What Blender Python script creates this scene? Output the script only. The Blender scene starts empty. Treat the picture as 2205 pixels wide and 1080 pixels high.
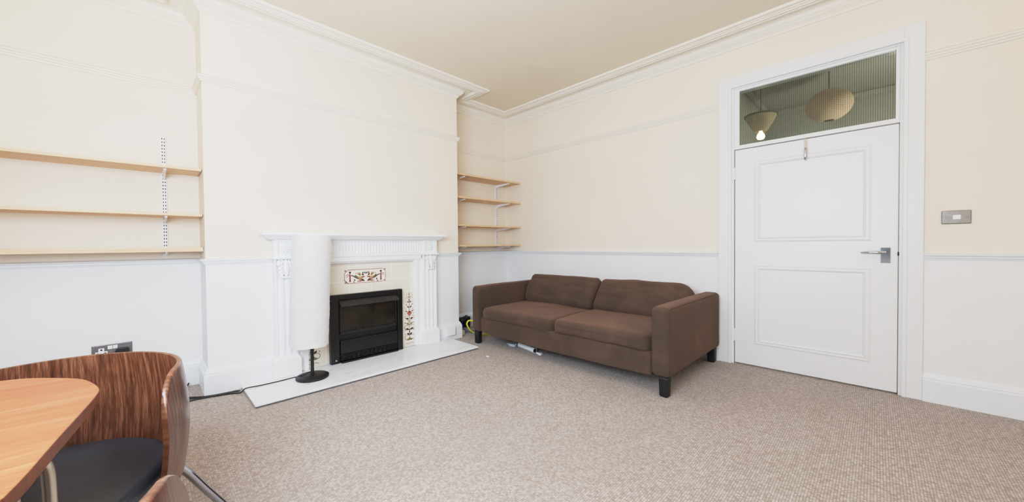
import bpy, bmesh, math, random
from mathutils import Vector, Matrix, noise
random.seed(7)
PI = math.pi
COL = bpy.context.scene.collection
ROOM_L, ROOM_N = -4.75, -6.0          # left wall (window side) and near wall (behind the viewer)
XL, XR, BR = -3.56, -1.19, -0.3825    # chimney breast left, right, front
ZC = 3.0

# ------------------------------------------------------------------ materials
def srgb(r, g, b):
    f = lambda c: (c/255/12.92) if c/255 <= .04045 else ((c/255+.055)/1.055)**2.4
    return (f(r), f(g), f(b), 1)

class NT:
    def __init__(s, name):
        s.m = bpy.data.materials.new(name); s.m.use_nodes = True
        s.t = s.m.node_tree; s.b = s.t.nodes['Principled BSDF']; s.o = s.t.nodes['Material Output']
    def n(s, typ, ins=None, **kw):
        nd = s.t.nodes.new(typ)
        for k, v in kw.items(): setattr(nd, k, v)
        for k, v in (ins or {}).items():
            i = nd.inputs[k]
            if isinstance(v, bpy.types.NodeSocket): s.t.links.new(v, i)
            else: i.default_value = v
        return nd
    def link(s, a, b): s.t.links.new(a, b)
    def coord(s, scale=(1, 1, 1), rot=(0, 0, 0), loc=(0, 0, 0), kind='Object'):
        c = s.n('ShaderNodeTexCoord')
        return s.n('ShaderNodeMapping', {'Vector': c.outputs[kind], 'Scale': scale, 'Rotation': rot, 'Location': loc}).outputs[0]
    def noise(s, vec, scale, detail=3, rough=.5, dist=0.0):
        return s.n('ShaderNodeTexNoise', {'Vector': vec, 'Scale': scale, 'Detail': detail, 'Roughness': rough, 'Distortion': dist}).outputs['Fac']
    def ramp(s, fac, stops):
        r = s.n('ShaderNodeValToRGB', {'Fac': fac}); e = r.color_ramp.elements
        while len(e) < len(stops): e.new(.5)
        for i, (p, c) in enumerate(stops): e[i].position = p; e[i].color = c
        return r.outputs['Color']
    def mix(s, fac, a, b, mode='MIX'):
        return s.n('ShaderNodeMix', {'Factor': fac, 'A': a, 'B': b}, data_type='RGBA', blend_type=mode) if False else s._mix(fac, a, b, mode)
    def _mix(s, fac, a, b, mode):
        nd = s.t.nodes.new('ShaderNodeMix'); nd.data_type = 'RGBA'; nd.blend_type = mode
        for idx, v in ((0, fac), (6, a), (7, b)):
            i = nd.inputs[idx]
            if isinstance(v, bpy.types.NodeSocket): s.t.links.new(v, i)
            else: i.default_value = v
        return nd.outputs[2]
    def math(s, op, a, b=0.0, c=0.0):
        nd = s.t.nodes.new('ShaderNodeMath'); nd.operation = op
        for idx, v in ((0, a), (1, b), (2, c)):
            i = nd.inputs[idx]
            if isinstance(v, bpy.types.NodeSocket): s.t.links.new(v, i)
            else: i.default_value = v
        return nd.outputs[0]
    def bump(s, h, strength=.3, dist=.01):
        b = s.n('ShaderNodeBump', {'Height': h, 'Strength': strength, 'Distance': dist}); s.link(b.outputs[0], s.b.inputs['Normal'])
    def set(s, base=None, rough=None, metal=None, **kw):
        for k, v in (('Base Color', base), ('Roughness', rough), ('Metallic', metal), *kw.items()):
            if v is None: continue
            i = s.b.inputs[k.replace('_', ' ')]
            if isinstance(v, bpy.types.NodeSocket): s.link(v, i)
            else: i.default_value = v
        return s.m

def plain(name, col, rough=.5, metal=0.0, var=.04, scale=8, bump=0.0, **kw):
    t = NT(name); v = t.coord()
    f = t.noise(v, scale, 4)
    dark = tuple(c*(1-var*2) for c in col[:3])+(1,); lite = tuple(min(1, c*(1+var)) for c in col[:3])+(1,)
    if bump: t.bump(t.noise(v, scale*12, 4), bump, .004)
    return t.set(t.ramp(f, [(.3, dark), (.7, lite)]), rough, metal, **kw)

def wall_mat():
    # one paint: warm light tinted in above the dado rail, cool below
    t = NT('wall paint'); v = t.coord()
    sep = t.n('ShaderNodeSeparateXYZ', {'Vector': v})
    up = t.ramp(t.noise(v, 1.3, 4), [(.3, srgb(231, 221, 207)), (.7, srgb(236, 227, 214))])
    lo = t.ramp(t.noise(v, 1.7, 4), [(.3, srgb(230, 232, 236)), (.7, srgb(235, 237, 241))])
    m = t.math('GREATER_THAN', sep.outputs['Z'], 1.02)
    t.bump(t.noise(v, 60, 4), .06, .003)
    return t.set(t.mix(m, lo, up), .6)

def wood(name, c1, c2, c3, axis='X', scale=1.0, rough=.4, uv=False, stretch=14, coat=0.0):
    t = NT(name)
    sc = {'X': (1, stretch, stretch), 'Y': (stretch, 1, stretch), 'Z': (stretch, stretch, 1)}[axis]
    v = t.coord(tuple(a*scale for a in sc), kind='UV' if uv else 'Object')
    a = t.noise(v, 1.2, 6, .6, .3); b = t.noise(v, 5.0, 5, .7, .1)
    f = t.math('MULTIPLY_ADD', b, .45, t.math('MULTIPLY', a, .62))
    col = t.ramp(f, [(.34, c1), (.52, c2), (.70, c3)])
    t.bump(b, .08, .002)
    return t.set(col, rough, Coat_Weight=coat, Coat_Roughness=.15)

def carpet_mat():
    t = NT('loop pile carpet'); v = t.coord()
    sep = t.n('ShaderNodeSeparateXYZ', {'Vector': v})
    row = t.math('MULTIPLY', sep.outputs['Y'], 1/.0105)
    ridx = t.math('FLOOR', row)
    rf = t.math('FRACT', row)
    xs = t.math('MULTIPLY', sep.outputs['X'], 1/.0100)
    xi = t.math('FLOOR', xs); xf = t.math('FRACT', xs)
    cell = t.n('ShaderNodeCombineXYZ', {'X': xi, 'Y': ridx})
    wn = t.n('ShaderNodeTexWhiteNoise', {'Vector': cell.outputs[0]}).outputs['Value']
    prof = t.math('MULTIPLY', t.math('SINE', t.math('MULTIPLY', rf, PI)), t.math('MULTIPLY_ADD', t.math('SINE', t.math('MULTIPLY', xf, PI)), .5, .5))
    big = t.noise(v, 1.1, 4)
    col = t.ramp(wn, [(0, srgb(160, 146, 138)), (.35, srgb(178, 167, 162)), (.7, srgb(191, 181, 176)), (1, srgb(208, 200, 196))])
    col = t.mix(t.math('MULTIPLY_ADD', prof, -.55, .55), col, srgb(112, 98, 88))
    col = t.mix(t.math('MULTIPLY', t.math('SUBTRACT', big, .45), .9), col, srgb(146, 128, 116))
    t.bump(prof, .5, .008)
    return t.set(col, .95, Sheen_Weight=.15)

def marble_mat():
    t = NT('white veined marble'); v = t.coord((1, 2.4, 1), (0, 0, .9))
    a = t.noise(v, 3.5, 8, .65, 1.6); b = t.noise(v, 14, 6, .6, .8)
    f = t.math('MULTIPLY_ADD', b, .35, t.math('MULTIPLY', a, .75))
    return t.set(t.ramp(f, [(.36, srgb(186, 194, 204)), (.46, srgb(226, 230, 235)), (.6, srgb(240, 242, 245))]), .3)

def tile_mat():
    t = NT('cream glazed tiles'); c = t.n('ShaderNodeTexCoord')
    sep = t.n('ShaderNodeSeparateXYZ', {'Vector': c.outputs['Object']})
    cmb = t.n('ShaderNodeCombineXYZ', {'X': t.math('ADD', sep.outputs['X'], 2.338+.2185*10), 'Y': t.math('ADD', sep.outputs['Z'], -.755+1.5)})
    br = t.n('ShaderNodeTexBrick', {'Vector': cmb.outputs[0], 'Color1': srgb(230, 223, 211), 'Color2': srgb(227, 219, 206), 'Mortar': srgb(242, 238, 230), 'Scale': 1.0, 'Mortar Size': .004, 'Brick Width': .2185, 'Row Height': .15}, offset=0.0)
    t.bump(t.math('SUBTRACT', 1.0, br.outputs['Fac']), .15, .002)
    return t.set(br.outputs['Color'], .22)

def fabric_mat():
    t = NT('brown sofa fabric'); v = t.coord()
    a = t.noise(v, 3.0, 5, .6, .5); b = t.noise(v, 230, 2, .6)
    wv = t.n('ShaderNodeTexWave', {'Vector': v, 'Scale': 120.0, 'Distortion': 2.0, 'Detail': 2.0}, bands_direction='Z').outputs['Fac']
    col = t.ramp(a, [(.28, srgb(71, 60, 49)), (.5, srgb(84, 68, 57)), (.72, srgb(106, 82, 70))])
    col = t.mix(t.math('MULTIPLY', b, .65), col, srgb(56, 46, 39))
    t.bump(t.math('ADD', b, t.math('MULTIPLY', wv, .4)), .6, .004)
    return t.set(col, .9, Sheen_Weight=.22, Sheen_Roughness=.5, Sheen_Tint=srgb(230, 180, 160))

def paper_mat():
    t = NT('white rice paper'); v = t.coord((1, 1, 1))
    sep = t.n('ShaderNodeSeparateXYZ', {'Vector': v})
    ribs = t.math('SINE', t.math('MULTIPLY', sep.outputs['Z'], 2*PI/.021))
    cr = t.noise(t.coord((1, 1, 2.2), (.5, .3, 0)), 14, 5, .65, 1.0)
    t.bump(t.math('MULTIPLY_ADD', ribs, .07, cr), .22, .010)
    t.set(t.ramp(cr, [(.3, srgb(238, 240, 246)), (.7, srgb(250, 251, 254))]), .75)
    tr = t.n('ShaderNodeBsdfTranslucent', {'Color': srgb(240, 240, 242)})
    mx = t.n('ShaderNodeMixShader', {'Fac': .35}); t.link(t.b.outputs[0], mx.inputs[1]); t.link(tr.outputs[0], mx.inputs[2])
    t.link(mx.outputs[0], t.o.inputs['Surface'])
    return t.m

def reeded_glass():
    t = NT('reeded wired glass'); v = t.coord()
    sep = t.n('ShaderNodeSeparateXYZ', {'Vector': v})
    vs = t.math('SINE', t.math('MULTIPLY', sep.outputs['Y'], 2*PI/.013))
    hs = t.math('SINE', t.math('MULTIPLY', sep.outputs['Z'], 2*PI/.012))
    f = t.math('MULTIPLY_ADD', vs, .5, t.math('MULTIPLY_ADD', hs, .22, .5))
    col = t.ramp(f, [(.0, srgb(186, 189, 186)), (.8, srgb(218, 221, 218))])
    tr = t.n('ShaderNodeBsdfTransparent', {'Color': col})
    bp = t.n('ShaderNodeBump', {'Height': f, 'Strength': .25, 'Distance': .003})
    gl = t.n('ShaderNodeBsdfGlossy', {'Color': (.8, .86, .8, 1), 'Roughness': .18, 'Normal': bp.outputs[0]})
    fr = t.n('ShaderNodeFresnel', {'IOR': 1.5})
    mx = t.n('ShaderNodeMixShader', {'Fac': t.math('MULTIPLY_ADD', fr.outputs[0], .8, .02)})
    t.link(tr.outputs[0], mx.inputs[1]); t.link(gl.outputs[0], mx.inputs[2]); t.link(mx.outputs[0], t.o.inputs['Surface'])
    return t.m

def clear_glass():
    t = NT('window glass')
    tr = t.n('ShaderNodeBsdfTransparent', {'Color': (.95, .97, .97, 1)}); gl = t.n('ShaderNodeBsdfGlossy', {'Roughness': .02})
    mx = t.n('ShaderNodeMixShader', {'Fac': .06}); t.link(tr.outputs[0], mx.inputs[1]); t.link(gl.outputs[0], mx.inputs[2]); t.link(mx.outputs[0], t.o.inputs['Surface'])
    return t.m

def emit(name, col, strength):
    t = NT(name); f = t.noise(t.coord(), 3, 2)
    return t.set(t.ramp(f, [(0, col), (1, col)]), .4, Emission_Color=col, Emission_Strength=strength)

M = dict(
    wall=wall_mat(), trim=plain('white gloss trim paint', srgb(231, 236, 243), .35, var=.01),
    upper_trim=plain('warm tinted trim paint', srgb(234, 227, 217), .45, var=.01),  # warm copy of the trim paint, warm upper light put into its colour
    ceiling=plain('ceiling paint', srgb(227, 216, 200), .7, var=.02, scale=1.2, bump=.05),
    cornice=plain('cornice paint', srgb(236, 230, 220), .6, var=.01),
    door=plain('door paint', srgb(230, 232, 236), .35, var=.01, scale=2),
    surround=plain('white fireplace paint', srgb(241, 243, 247), .35, var=.01),
    carpet=carpet_mat(), marble=marble_mat(), tile=tile_mat(), fabric=fabric_mat(), paper=paper_mat(),
    slate=plain('dark slate edge', srgb(96, 98, 106), .6, var=.1, scale=20),
    shelf=wood('pale shelf laminate', srgb(204, 166, 128), srgb(218, 184, 148), srgb(230, 200, 168), 'X', 1.0, .45),
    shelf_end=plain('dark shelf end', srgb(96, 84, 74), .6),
    table=wood('orange brown table veneer', srgb(130, 66, 38), srgb(150, 80, 49), srgb(171, 104, 70), 'X', 2.2, .38, coat=.12),
    table_edge=wood('table edge veneer', srgb(96, 50, 24), srgb(122, 66, 34), srgb(142, 82, 46), 'X', 2.2, .4),
    walnut=wood('dark walnut veneer', srgb(48, 27, 18), srgb(90, 54, 37), srgb(144, 98, 74), 'Y', 4.2, .33, uv=True, stretch=20, coat=.35),
    leather=plain('dark blue grey leather', srgb(54, 62, 75), .36, var=.12, scale=6, bump=.12),
    black=plain('matt black metal', srgb(26, 26, 29), .45, var=.1),
    black_gloss=plain('black stove enamel', srgb(20, 20, 22), .3, var=.1),
    charcoal=plain('charcoal metal', srgb(48, 46, 44), .45, var=.1),
    fireglass=plain('dark fire glass', srgb(40, 33, 26), .08, var=.25, scale=4),
    grille=plain('worn grille metal', srgb(40, 40, 42), .4, .3, var=.3, scale=40),
    leg=plain('black painted wood', srgb(22, 22, 24), .5, var=.1),
    chrome=plain('chrome', srgb(190, 194, 204), .10, 1.0, var=.02),
    satin=plain('satin nickel', srgb(222, 214, 202), .34, .85, var=.02),
    steel=plain('brushed steel', srgb(150, 149, 147), .30, 1.0, var=.06, scale=30),
    pewter=plain('dark brushed steel', srgb(138, 134, 138), .38, .9, var=.08, scale=25),
    bracket=plain('white bracket enamel', srgb(236, 238, 242), .4, var=.01),
    slot=plain('slot shadow', srgb(60, 62, 72), .8),
    plastic=plain('white plastic', srgb(240, 240, 242), .35, var=.01),
    rubber=plain('black plastic', srgb(20, 20, 22), .45, var=.1),
    yellow=plain('yellow plastic', srgb(226, 214, 60), .4),
    greyblue=plain('grey blue plastic', srgb(120, 124, 140), .4, var=.1),
    cream=plain('cream card', srgb(226, 222, 190), .6),
    sheet=plain('white paper', srgb(240, 242, 246), .6, var=.02),
    brown=plain('inner cardboard', srgb(64, 46, 38), .8),
    film=plain('crumpled clear film', srgb(196, 206, 222), .25, var=.15, scale=60),
    glass=reeded_glass(), clear=clear_glass(),
    hall=plain('hall paint', srgb(178, 180, 172), .7, var=.03, scale=1.5),
    lantern=plain('cream paper lantern', srgb(200, 176, 150), .8, var=.06, scale=6),
    shade2=plain('beige lamp shade', srgb(198, 180, 146), .7, var=.06),
    green=plain('dull green rim', srgb(88, 98, 78), .6),
    bulb=emit('lit bulb', (1, .78, .42, 1), 14),
    maroon=plain('maroon glaze', srgb(128, 52, 58), .25), rose=plain('rose glaze', srgb(168, 108, 98), .25),
    olive=plain('olive glaze', srgb(112, 112, 54), .25), ochre=plain('ochre glaze', srgb(178, 150, 98), .25),
    umber=plain('umber glaze', srgb(66, 46, 40), .25), taupe=plain('taupe glaze', srgb(160, 128, 116), .25),
    ivory=plain('ivory glaze', srgb(238, 234, 222), .22), navy=plain('slate blue glaze', srgb(82, 76, 86), .25),
    greeng=plain('leaf green glaze', srgb(112, 116, 84), .25),
)

# ------------------------------------------------------------------ mesh helpers
class MB:
    def __init__(s): s.v = []; s.f = []; s.mi = []; s.uv = None
    def add(s, vs, fs, mi=0):
        k = len(s.v); s.v += [tuple(p) for p in vs]; s.f += [tuple(i+k for i in f) for f in fs]; s.mi += [mi]*len(fs); return s
    def box(s, a, b, mi=0):
        x0, x1 = sorted((a[0], b[0])); y0, y1 = sorted((a[1], b[1])); z0, z1 = sorted((a[2], b[2]))
        return s.add([(x0,y0,z0),(x1,y0,z0),(x1,y1,z0),(x0,y1,z0),(x0,y0,z1),(x1,y0,z1),(x1,y1,z1),(x0,y1,z1)],
                     [(3,2,1,0),(4,5,6,7),(0,1,5,4),(1,2,6,5),(2,3,7,6),(3,0,4,7)], mi)
    def prism(s, pts, a, b, axis='z', mi=0):
        # pts: plan polygon; axis: extrusion axis
        def P(p, h): return {'z': (p[0], p[1], h), 'y': (p[0], h, p[1]), 'x': (h, p[0], p[1])}[axis]
        n = len(pts)
        return s.add([P(p, a) for p in pts]+[P(p, b) for p in pts],
                     [tuple(range(n-1, -1, -1)), tuple(range(n, 2*n))]+[(i, (i+1) % n, n+(i+1) % n, n+i) for i in range(n)], mi)
    def tube(s, pts, r, n=10, mi=0, cap=True):
        pts = [Vector(p) for p in pts]; rs = r if isinstance(r, (list, tuple)) else [r]*len(pts)
        prev = None; vs = []
        for i, p in enumerate(pts):
            d = (pts[min(i+1, len(pts)-1)]-pts[max(i-1, 0)])
            d = d.normalized() if d.length > 1e-9 else Vector((0, 0, 1))
            if prev is None:
                a = d.orthogonal().normalized()
            else:
                a = (prev-d*prev.dot(d)); a = a.normalized() if a.length > 1e-6 else d.orthogonal().normalized()
            prev = a; b = d.cross(a)
            vs += [p+(a*math.cos(2*PI*k/n)+b*math.sin(2*PI*k/n))*rs[i] for k in range(n)]
        fs = [(i*n+k, i*n+(k+1) % n, (i+1)*n+(k+1) % n, (i+1)*n+k) for i in range(len(pts)-1) for k in range(n)]
        if cap: fs += [tuple(range(n-1, -1, -1)), tuple(range((len(pts)-1)*n, len(pts)*n))]
        return s.add(vs, fs, mi)
    def lathe(s, prof, c=(0, 0, 0), n=32, mi=0, cap=True):
        vs = [(c[0]+r*math.cos(2*PI*k/n), c[1]+r*math.sin(2*PI*k/n), c[2]+z) for r, z in prof for k in range(n)]
        m = len(prof)
        fs = [(i*n+k, i*n+(k+1) % n, (i+1)*n+(k+1) % n, (i+1)*n+k) for i in range(m-1) for k in range(n)]
        if cap: fs += [tuple(range(n-1, -1, -1)), tuple(range((m-1)*n, m*n))]
        return s.add(vs, fs, mi)
    def rbox(s, c, h, r, seg=4, mid=1, fn=None, mi=0):
        # box with rounded edges, centre c, half size h; fn deforms local points
        def ax(hh):
            rr = min(r, hh*.999)
            e = [hh-rr+rr*math.tan(k/seg*PI/4) for k in range(seg+1)]
            inner = [-(hh-rr)+2*(hh-rr)*k/mid for k in range(1, mid)]
            return [-t for t in reversed(e)]+inner+e
        A = [ax(t) for t in h]; idx = {}; vs = []; fs = []
        def vid(p):
            k = tuple(round(t, 7) for t in p)
            if k not in idx:
                inn = [max(-(h[j]-min(r, h[j]*.999)), min(h[j]-min(r, h[j]*.999), p[j])) for j in range(3)]
                d = Vector([p[j]-inn[j] for j in range(3)])
                q = Vector(inn)+(d.normalized()*min(r, *(t*.999 for t in h)) if d.length > 1e-9 else d)
                if fn: q = Vector(fn(q))
                idx[k] = len(vs); vs.append(q+Vector(c))
            return idx[k]
        for a in range(3):
            u, w = (a+1) % 3, (a+2) % 3
            for sg in (-1, 1):
                for i in range(len(A[u])-1):
                    for j in range(len(A[w])-1):
                        q = []
                        for (di, dj) in ((0, 0), (1, 0), (1, 1), (0, 1)):
                            p = [0, 0, 0]; p[a] = sg*h[a]; p[u] = A[u][i+di]; p[w] = A[w][j+dj]; q.append(vid(p))
                        fs.append(tuple(q) if sg > 0 else tuple(reversed(q)))
        return s.add(vs, fs, mi)
    def sweep(s, path, prof, close_ends=True, mi=0):
        # prof: (offset to the right of travel, z) closed polygon, mitred at corners
        P = [Vector((p[0], p[1])) for p in path]; rows = []
        N = []
        for i in range(len(P)-1):
            d = (P[i+1]-P[i]).normalized(); N.append(Vector((d.y, -d.x)))
        for i, p in enumerate(P):
            if i == 0: m = N[0]
            elif i == len(P)-1: m = N[-1]
            else: m = (N[i-1]+N[i])/(1+N[i-1].dot(N[i]))
            rows.append([(p.x+m.x*d, p.y+m.y*d, z) for d, z in prof])
        n = len(prof); vs = [q for r in rows for q in r]
        fs = [(i*n+k, i*n+(k+1) % n, (i+1)*n+(k+1) % n, (i+1)*n+k) for i in range(len(P)-1) for k in range(n)]
        if close_ends: fs += [tuple(range(n)), tuple(range(len(P)*n-1, (len(P)-1)*n-1, -1))]
        return s.add(vs, fs, mi)
    def build(s, name, mats, parent=None, smooth=False, bevel=0.0, angle=40, seg=2):
        me = bpy.data.meshes.new(name)
        me.from_pydata([tuple(p) for p in s.v], [], s.f)
        bm = bmesh.new(); bm.from_mesh(me)
        bmesh.ops.recalc_face_normals(bm, faces=bm.faces); bm.to_mesh(me); bm.free()
        for m in (mats if isinstance(mats, (list, tuple)) else [mats]): me.materials.append(m)
        for p, i in zip(me.polygons, s.mi): p.material_index = i
        if smooth:
            me.polygons.foreach_set('use_smooth', [True]*len(me.polygons))
            me.set_sharp_from_angle(angle=math.radians(angle))
        if s.uv is not None:
            ul = me.uv_layers.new(name='UVMap')
            for lp in me.loops: ul.data[lp.index].uv = s.uv[lp.vertex_index]
        o = bpy.data.objects.new(name, me); COL.objects.link(o)
        if parent: o.parent = parent
        if bevel:
            b = o.modifiers.new('edge', 'BEVEL'); b.width = bevel; b.segments = seg; b.limit_method = 'ANGLE'; b.angle_limit = math.radians(35)
        return o

def local(mb, root):
    inv = root.matrix_basis.inverted()
    mb.v = [tuple(inv @ Vector(p)) for p in mb.v]; return mb
def part(name, mb, mats, root, **kw):          # mb in room coordinates, root already placed
    return local(mb, root).build(name, mats, root, **kw)
def tag(o, label, cat, group=None, kind=None):
    o['label'] = label; o['category'] = cat
    if group: o['group'] = group
    if kind: o['kind'] = kind
    return o
def thing(name, label, cat, loc=(0, 0, 0), rz=0.0, group=None):
    o = bpy.data.objects.new(name, None); COL.objects.link(o); o.location = loc; o.rotation_euler = (0, 0, rz)
    o.matrix_basis = Matrix.Translation(loc) @ Matrix.Rotation(rz, 4, 'Z'); o.empty_display_size = .1
    return tag(o, label, cat, group)
def struct(name, mb, mats, **kw):
    o = mb.build(name, mats, **kw); o['kind'] = 'structure'; return o
def arc(c, r, a0, a1, n):
    return [(c[0]+r*math.cos(a0+(a1-a0)*k/n), c[1]+r*math.sin(a0+(a1-a0)*k/n)) for k in range(n+1)]

# ------------------------------------------------------------------ room shell
T = .15
struct('floor', MB().box((ROOM_L-T, ROOM_N-T, -.1), (T, T, 0)), M['carpet'])
struct('ceiling', MB().box((ROOM_L-T, ROOM_N-T, ZC), (T, T, ZC+.1)), M['ceiling'])
struct('wall_far', MB().box((ROOM_L-T, 0, 0), (T, T, ZC)), M['wall'])
struct('wall_chimney', MB().box((XL, BR, 0), (XR, .01, ZC)), M['wall'])
DL, DR, DTOP = -3.03, -4.13, 2.555     # clear opening for door and transom
struct('wall_right', MB().box((0, 0, 0), (T, DL, ZC)).box((0, DR, 0), (T, ROOM_N, ZC)).box((0, DL, DTOP), (T, DR, ZC)), M['wall'])
WY0, WY1, WZ0, WZ1 = -4.5, -2.2, .75, 2.7
struct('wall_left', MB().box((ROOM_L, 0, 0), (ROOM_L-T, WY1, ZC)).box((ROOM_L, WY0, 0), (ROOM_L-T, ROOM_N, ZC))
       .box((ROOM_L, WY1, 0), (ROOM_L-T, WY0, WZ0)).box((ROOM_L, WY1, WZ1), (ROOM_L-T, WY0, ZC)), M['wall'])
struct('wall_near', MB().box((ROOM_L-T, ROOM_N, 0), (T, ROOM_N-T, ZC)), M['wall'])
# sash window on the daylight side
wf = MB(); X0, X1 = ROOM_L-.09, ROOM_L-.03
for (ya, yb, za, zb) in ((WY1, WY1-.07, WZ0, WZ1), (WY0, WY0+.07, WZ0, WZ1), (WY1, WY0, WZ0, WZ0+.08), (WY1, WY0, WZ1-.07, WZ1), (WY1, WY0, 1.7, 1.76), (-3.39, -3.31, WZ0, WZ1)):
    wf.box((X0, ya, za), (X1, yb, zb))
win = struct('window_2', wf, M['trim'])
MB().box((ROOM_L-.062, WY1-.07, WZ0+.08), (ROOM_L-.058, WY0+.07, WZ1-.07)).build('pane', M['clear'], win)

PATH = [(ROOM_L, 0), (XL, 0), (XL, BR), (XR, BR), (XR, 0), (0, 0), (0, ROOM_N)]
cove = [(.062, 2.972)]+[(.062+.05*(1-math.cos(a)), 2.972+.026*math.sin(a)) for a in (PI/6, PI/3, PI/2)]
corn = [(0, 2.905), (.010, 2.905), (.016, 2.912), (.016, 2.922), (.024, 2.930), (.036, 2.940), (.046, 2.944), (.046, 2.952), (.056, 2.958), (.062, 2.966)]+cove+\
       [(.170, 2.998), (.170, 2.976), (.178, 2.970), (.190, 2.968), (.200, 2.974), (.210, 2.974), (.216, 2.969), (.226, 2.969), (.234, 2.976), (.246, 2.978), (.252, 2.984), (.268, 2.984), (.276, 2.980), (.286, 2.984), (.290, 2.992), (.290, 3.002), (0, 3.002)]
struct('trim_1', MB().sweep(PATH, corn), M['cornice'], smooth=True, angle=25)
pr_ = [(0, 2.383), (.010, 2.383), (.013, 2.394), (.020, 2.399), (.020, 2.410), (.028, 2.416), (.028, 2.428), (.018, 2.434), (.008, 2.440), (0, 2.442)]
struct('trim_2', MB().sweep([(ROOM_L, 0), (XL, 0), (XL, BR), (XR, BR), (XR, 0), (0, 0), (0, -2.93)], pr_), M['upper_trim'], smooth=True, angle=25)
struct('trim_3', MB().sweep([(0, -4.227), (0, ROOM_N)], pr_), M['upper_trim'], smooth=True, angle=25)
dd_ = [(0, .996), (.008, .997), (.012, 1.006), (.018, 1.010), (.018, 1.018), (.030, 1.024), (.032, 1.031), (.024, 1.036), (.010, 1.040), (0, 1.042)]
struct('trim_4', MB().sweep([(ROOM_L, 0), (XL, 0), (XL, BR), (-3.13, BR)], dd_), M['trim'], smooth=True, angle=25)
struct('trim_5', MB().sweep([(-1.56, BR), (XR, BR), (XR, 0), (0, 0), (0, -2.93)], dd_), M['trim'], smooth=True, angle=25)
struct('trim_6', MB().sweep([(0, -4.227), (0, ROOM_N)], dd_), M['trim'], smooth=True, angle=25)
sk_ = [(0, 0), (.028, 0), (.028, .150), (.022, .158), (.024, .166), (.016, .174), (.012, .188), (.006, .196), (0, .198)]
struct('baseboard_far', MB().sweep([(ROOM_L, 0), (XL, 0), (XL, BR), (-3.15, BR)], sk_), M['trim'], smooth=True, angle=25)
struct('baseboard_alcove', MB().sweep([(-1.545, BR), (XR, BR), (XR, 0), (0, 0), (0, -2.93)], sk_), M['trim'], smooth=True, angle=25)
struct('baseboard_right', MB().sweep([(0, -4.227), (0, ROOM_N)], sk_), M['trim'], smooth=True, angle=25)
# architrave
ar = MB()
def frame_prof(w): return None
for (y0, y1, z0, z1) in ((-2.928, -3.035, 0, 2.655), (-4.227, -4.125, 0, 2.655), (-3.035, -4.125, 2.55, 2.655)):
    ar.box((-.022, y0, z0), (.0, y1, z1))
for (y0, y1, z0, z1) in ((-3.012, -3.035, 0, 2.55), (-4.125, -4.148, 0, 2.55), (-3.012, -4.148, 2.55, 2.573)):
    ar.box((-.030, y0, z0), (-.022, y1, z1))
struct('trim_7', ar, M['door'], bevel=.003)
# transom light
tw = MB()
tw.box((-.004, DL, 0), (T, -3.052, DTOP)).box((-.004, DR, 0), (T, -4.108, DTOP)).box((-.004, -3.0525, 2.54), (T, -4.1075, DTOP))
tw.box((-.004, -3.052, 1.987), (.08, -4.108, 2.006))
struct('trim_8', tw, M['door'], bevel=.002)
fr = MB()
for (y0, y1, z0, z1) in ((-3.052, -3.092, 2.006, 2.54), (-4.108, -4.086, 2.006, 2.54), (-3.092, -4.086, 2.518, 2.54), (-3.092, -4.086, 2.006, 2.022)):
    fr.box((.004, y0, z0), (.045, y1, z1))
w1 = struct('window_1', fr, M['door'], bevel=.003)
MB().box((.024, -3.090, 2.020), (.030, -4.088, 2.520)).build('pane', M['glass'], w1)['label'] = 'reeded wired glass pane'

# door leaf
DY0, DY1, DZ0, DZ1 = -3.0585, -4.1035, .012, 1.980
d1 = struct('door_1', MB().box((.006, DY0, DZ0), (.046, DY1, DZ1)), M['door'], bevel=.002)
def panel_frame(y0, y1, z0, z1):
    mb = MB(); w = .046
    prof = [(0, 0), (.003, .006), (.012, .009), (.016, .006), (.028, .006), (.034, .011), (.043, .006), (w, 0)]  # (inset, height)
    ring = []
    for ins, h in prof:
        ring.append([(.006-h, y0-ins, z0+ins), (.006-h, y1+ins, z0+ins), (.006-h, y1+ins, z1-ins), (.006-h, y0-ins, z1-ins)])
    vs = [p for r in ring for p in r]
    fs = [(i*4+k, i*4+(k+1) % 4, (i+1)*4+(k+1) % 4, (i+1)*4+k) for i in range(len(prof)-1) for k in range(4)]
    return mb.add(vs, fs)
panel_frame(-3.212, -3.964, 1.132, 1.860).build('upper_panel_moulding', M['door'], d1)
panel_frame(-3.213, -3.965, .206, .928).build('lower_panel_moulding', M['door'], d1)
for zc in (1.765, .270):
    h = MB()
    for k in range(5): h.tube([(-.004, -3.056, zc-.055+k*.022), (-.004, -3.056, zc-.055+k*.022+.0205)], .0065, 10)
    h.box((-.003, -3.047, zc-.055), (.004, -3.065, zc+.055))
    h.build('hinge', M['door'], d1, smooth=True)
hp = MB().box((-.003, -4.013, .966), (.006, -4.067, 1.082)).build('handle_plate', M['chrome'], d1, bevel=.004)
hl = MB().tube([(-.003, -4.035, 1.043), (-.045, -4.035, 1.043)], .011, 14)
hl.tube([(-.045, -4.043, 1.043), (-.047, -4.02, 1.044), (-.047, -3.98, 1.046), (-.045, -3.94, 1.045), (-.040, -3.908, 1.043)], [.011, .012, .0105, .009, .006], 14)
hl.build('door_handle', M['chrome'], d1, smooth=True)
MB().box((-.006, -4.101, 1.020), (.006, -4.110, 1.048)).build('latch_keep', M['rubber'], d1, bevel=.003)

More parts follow.
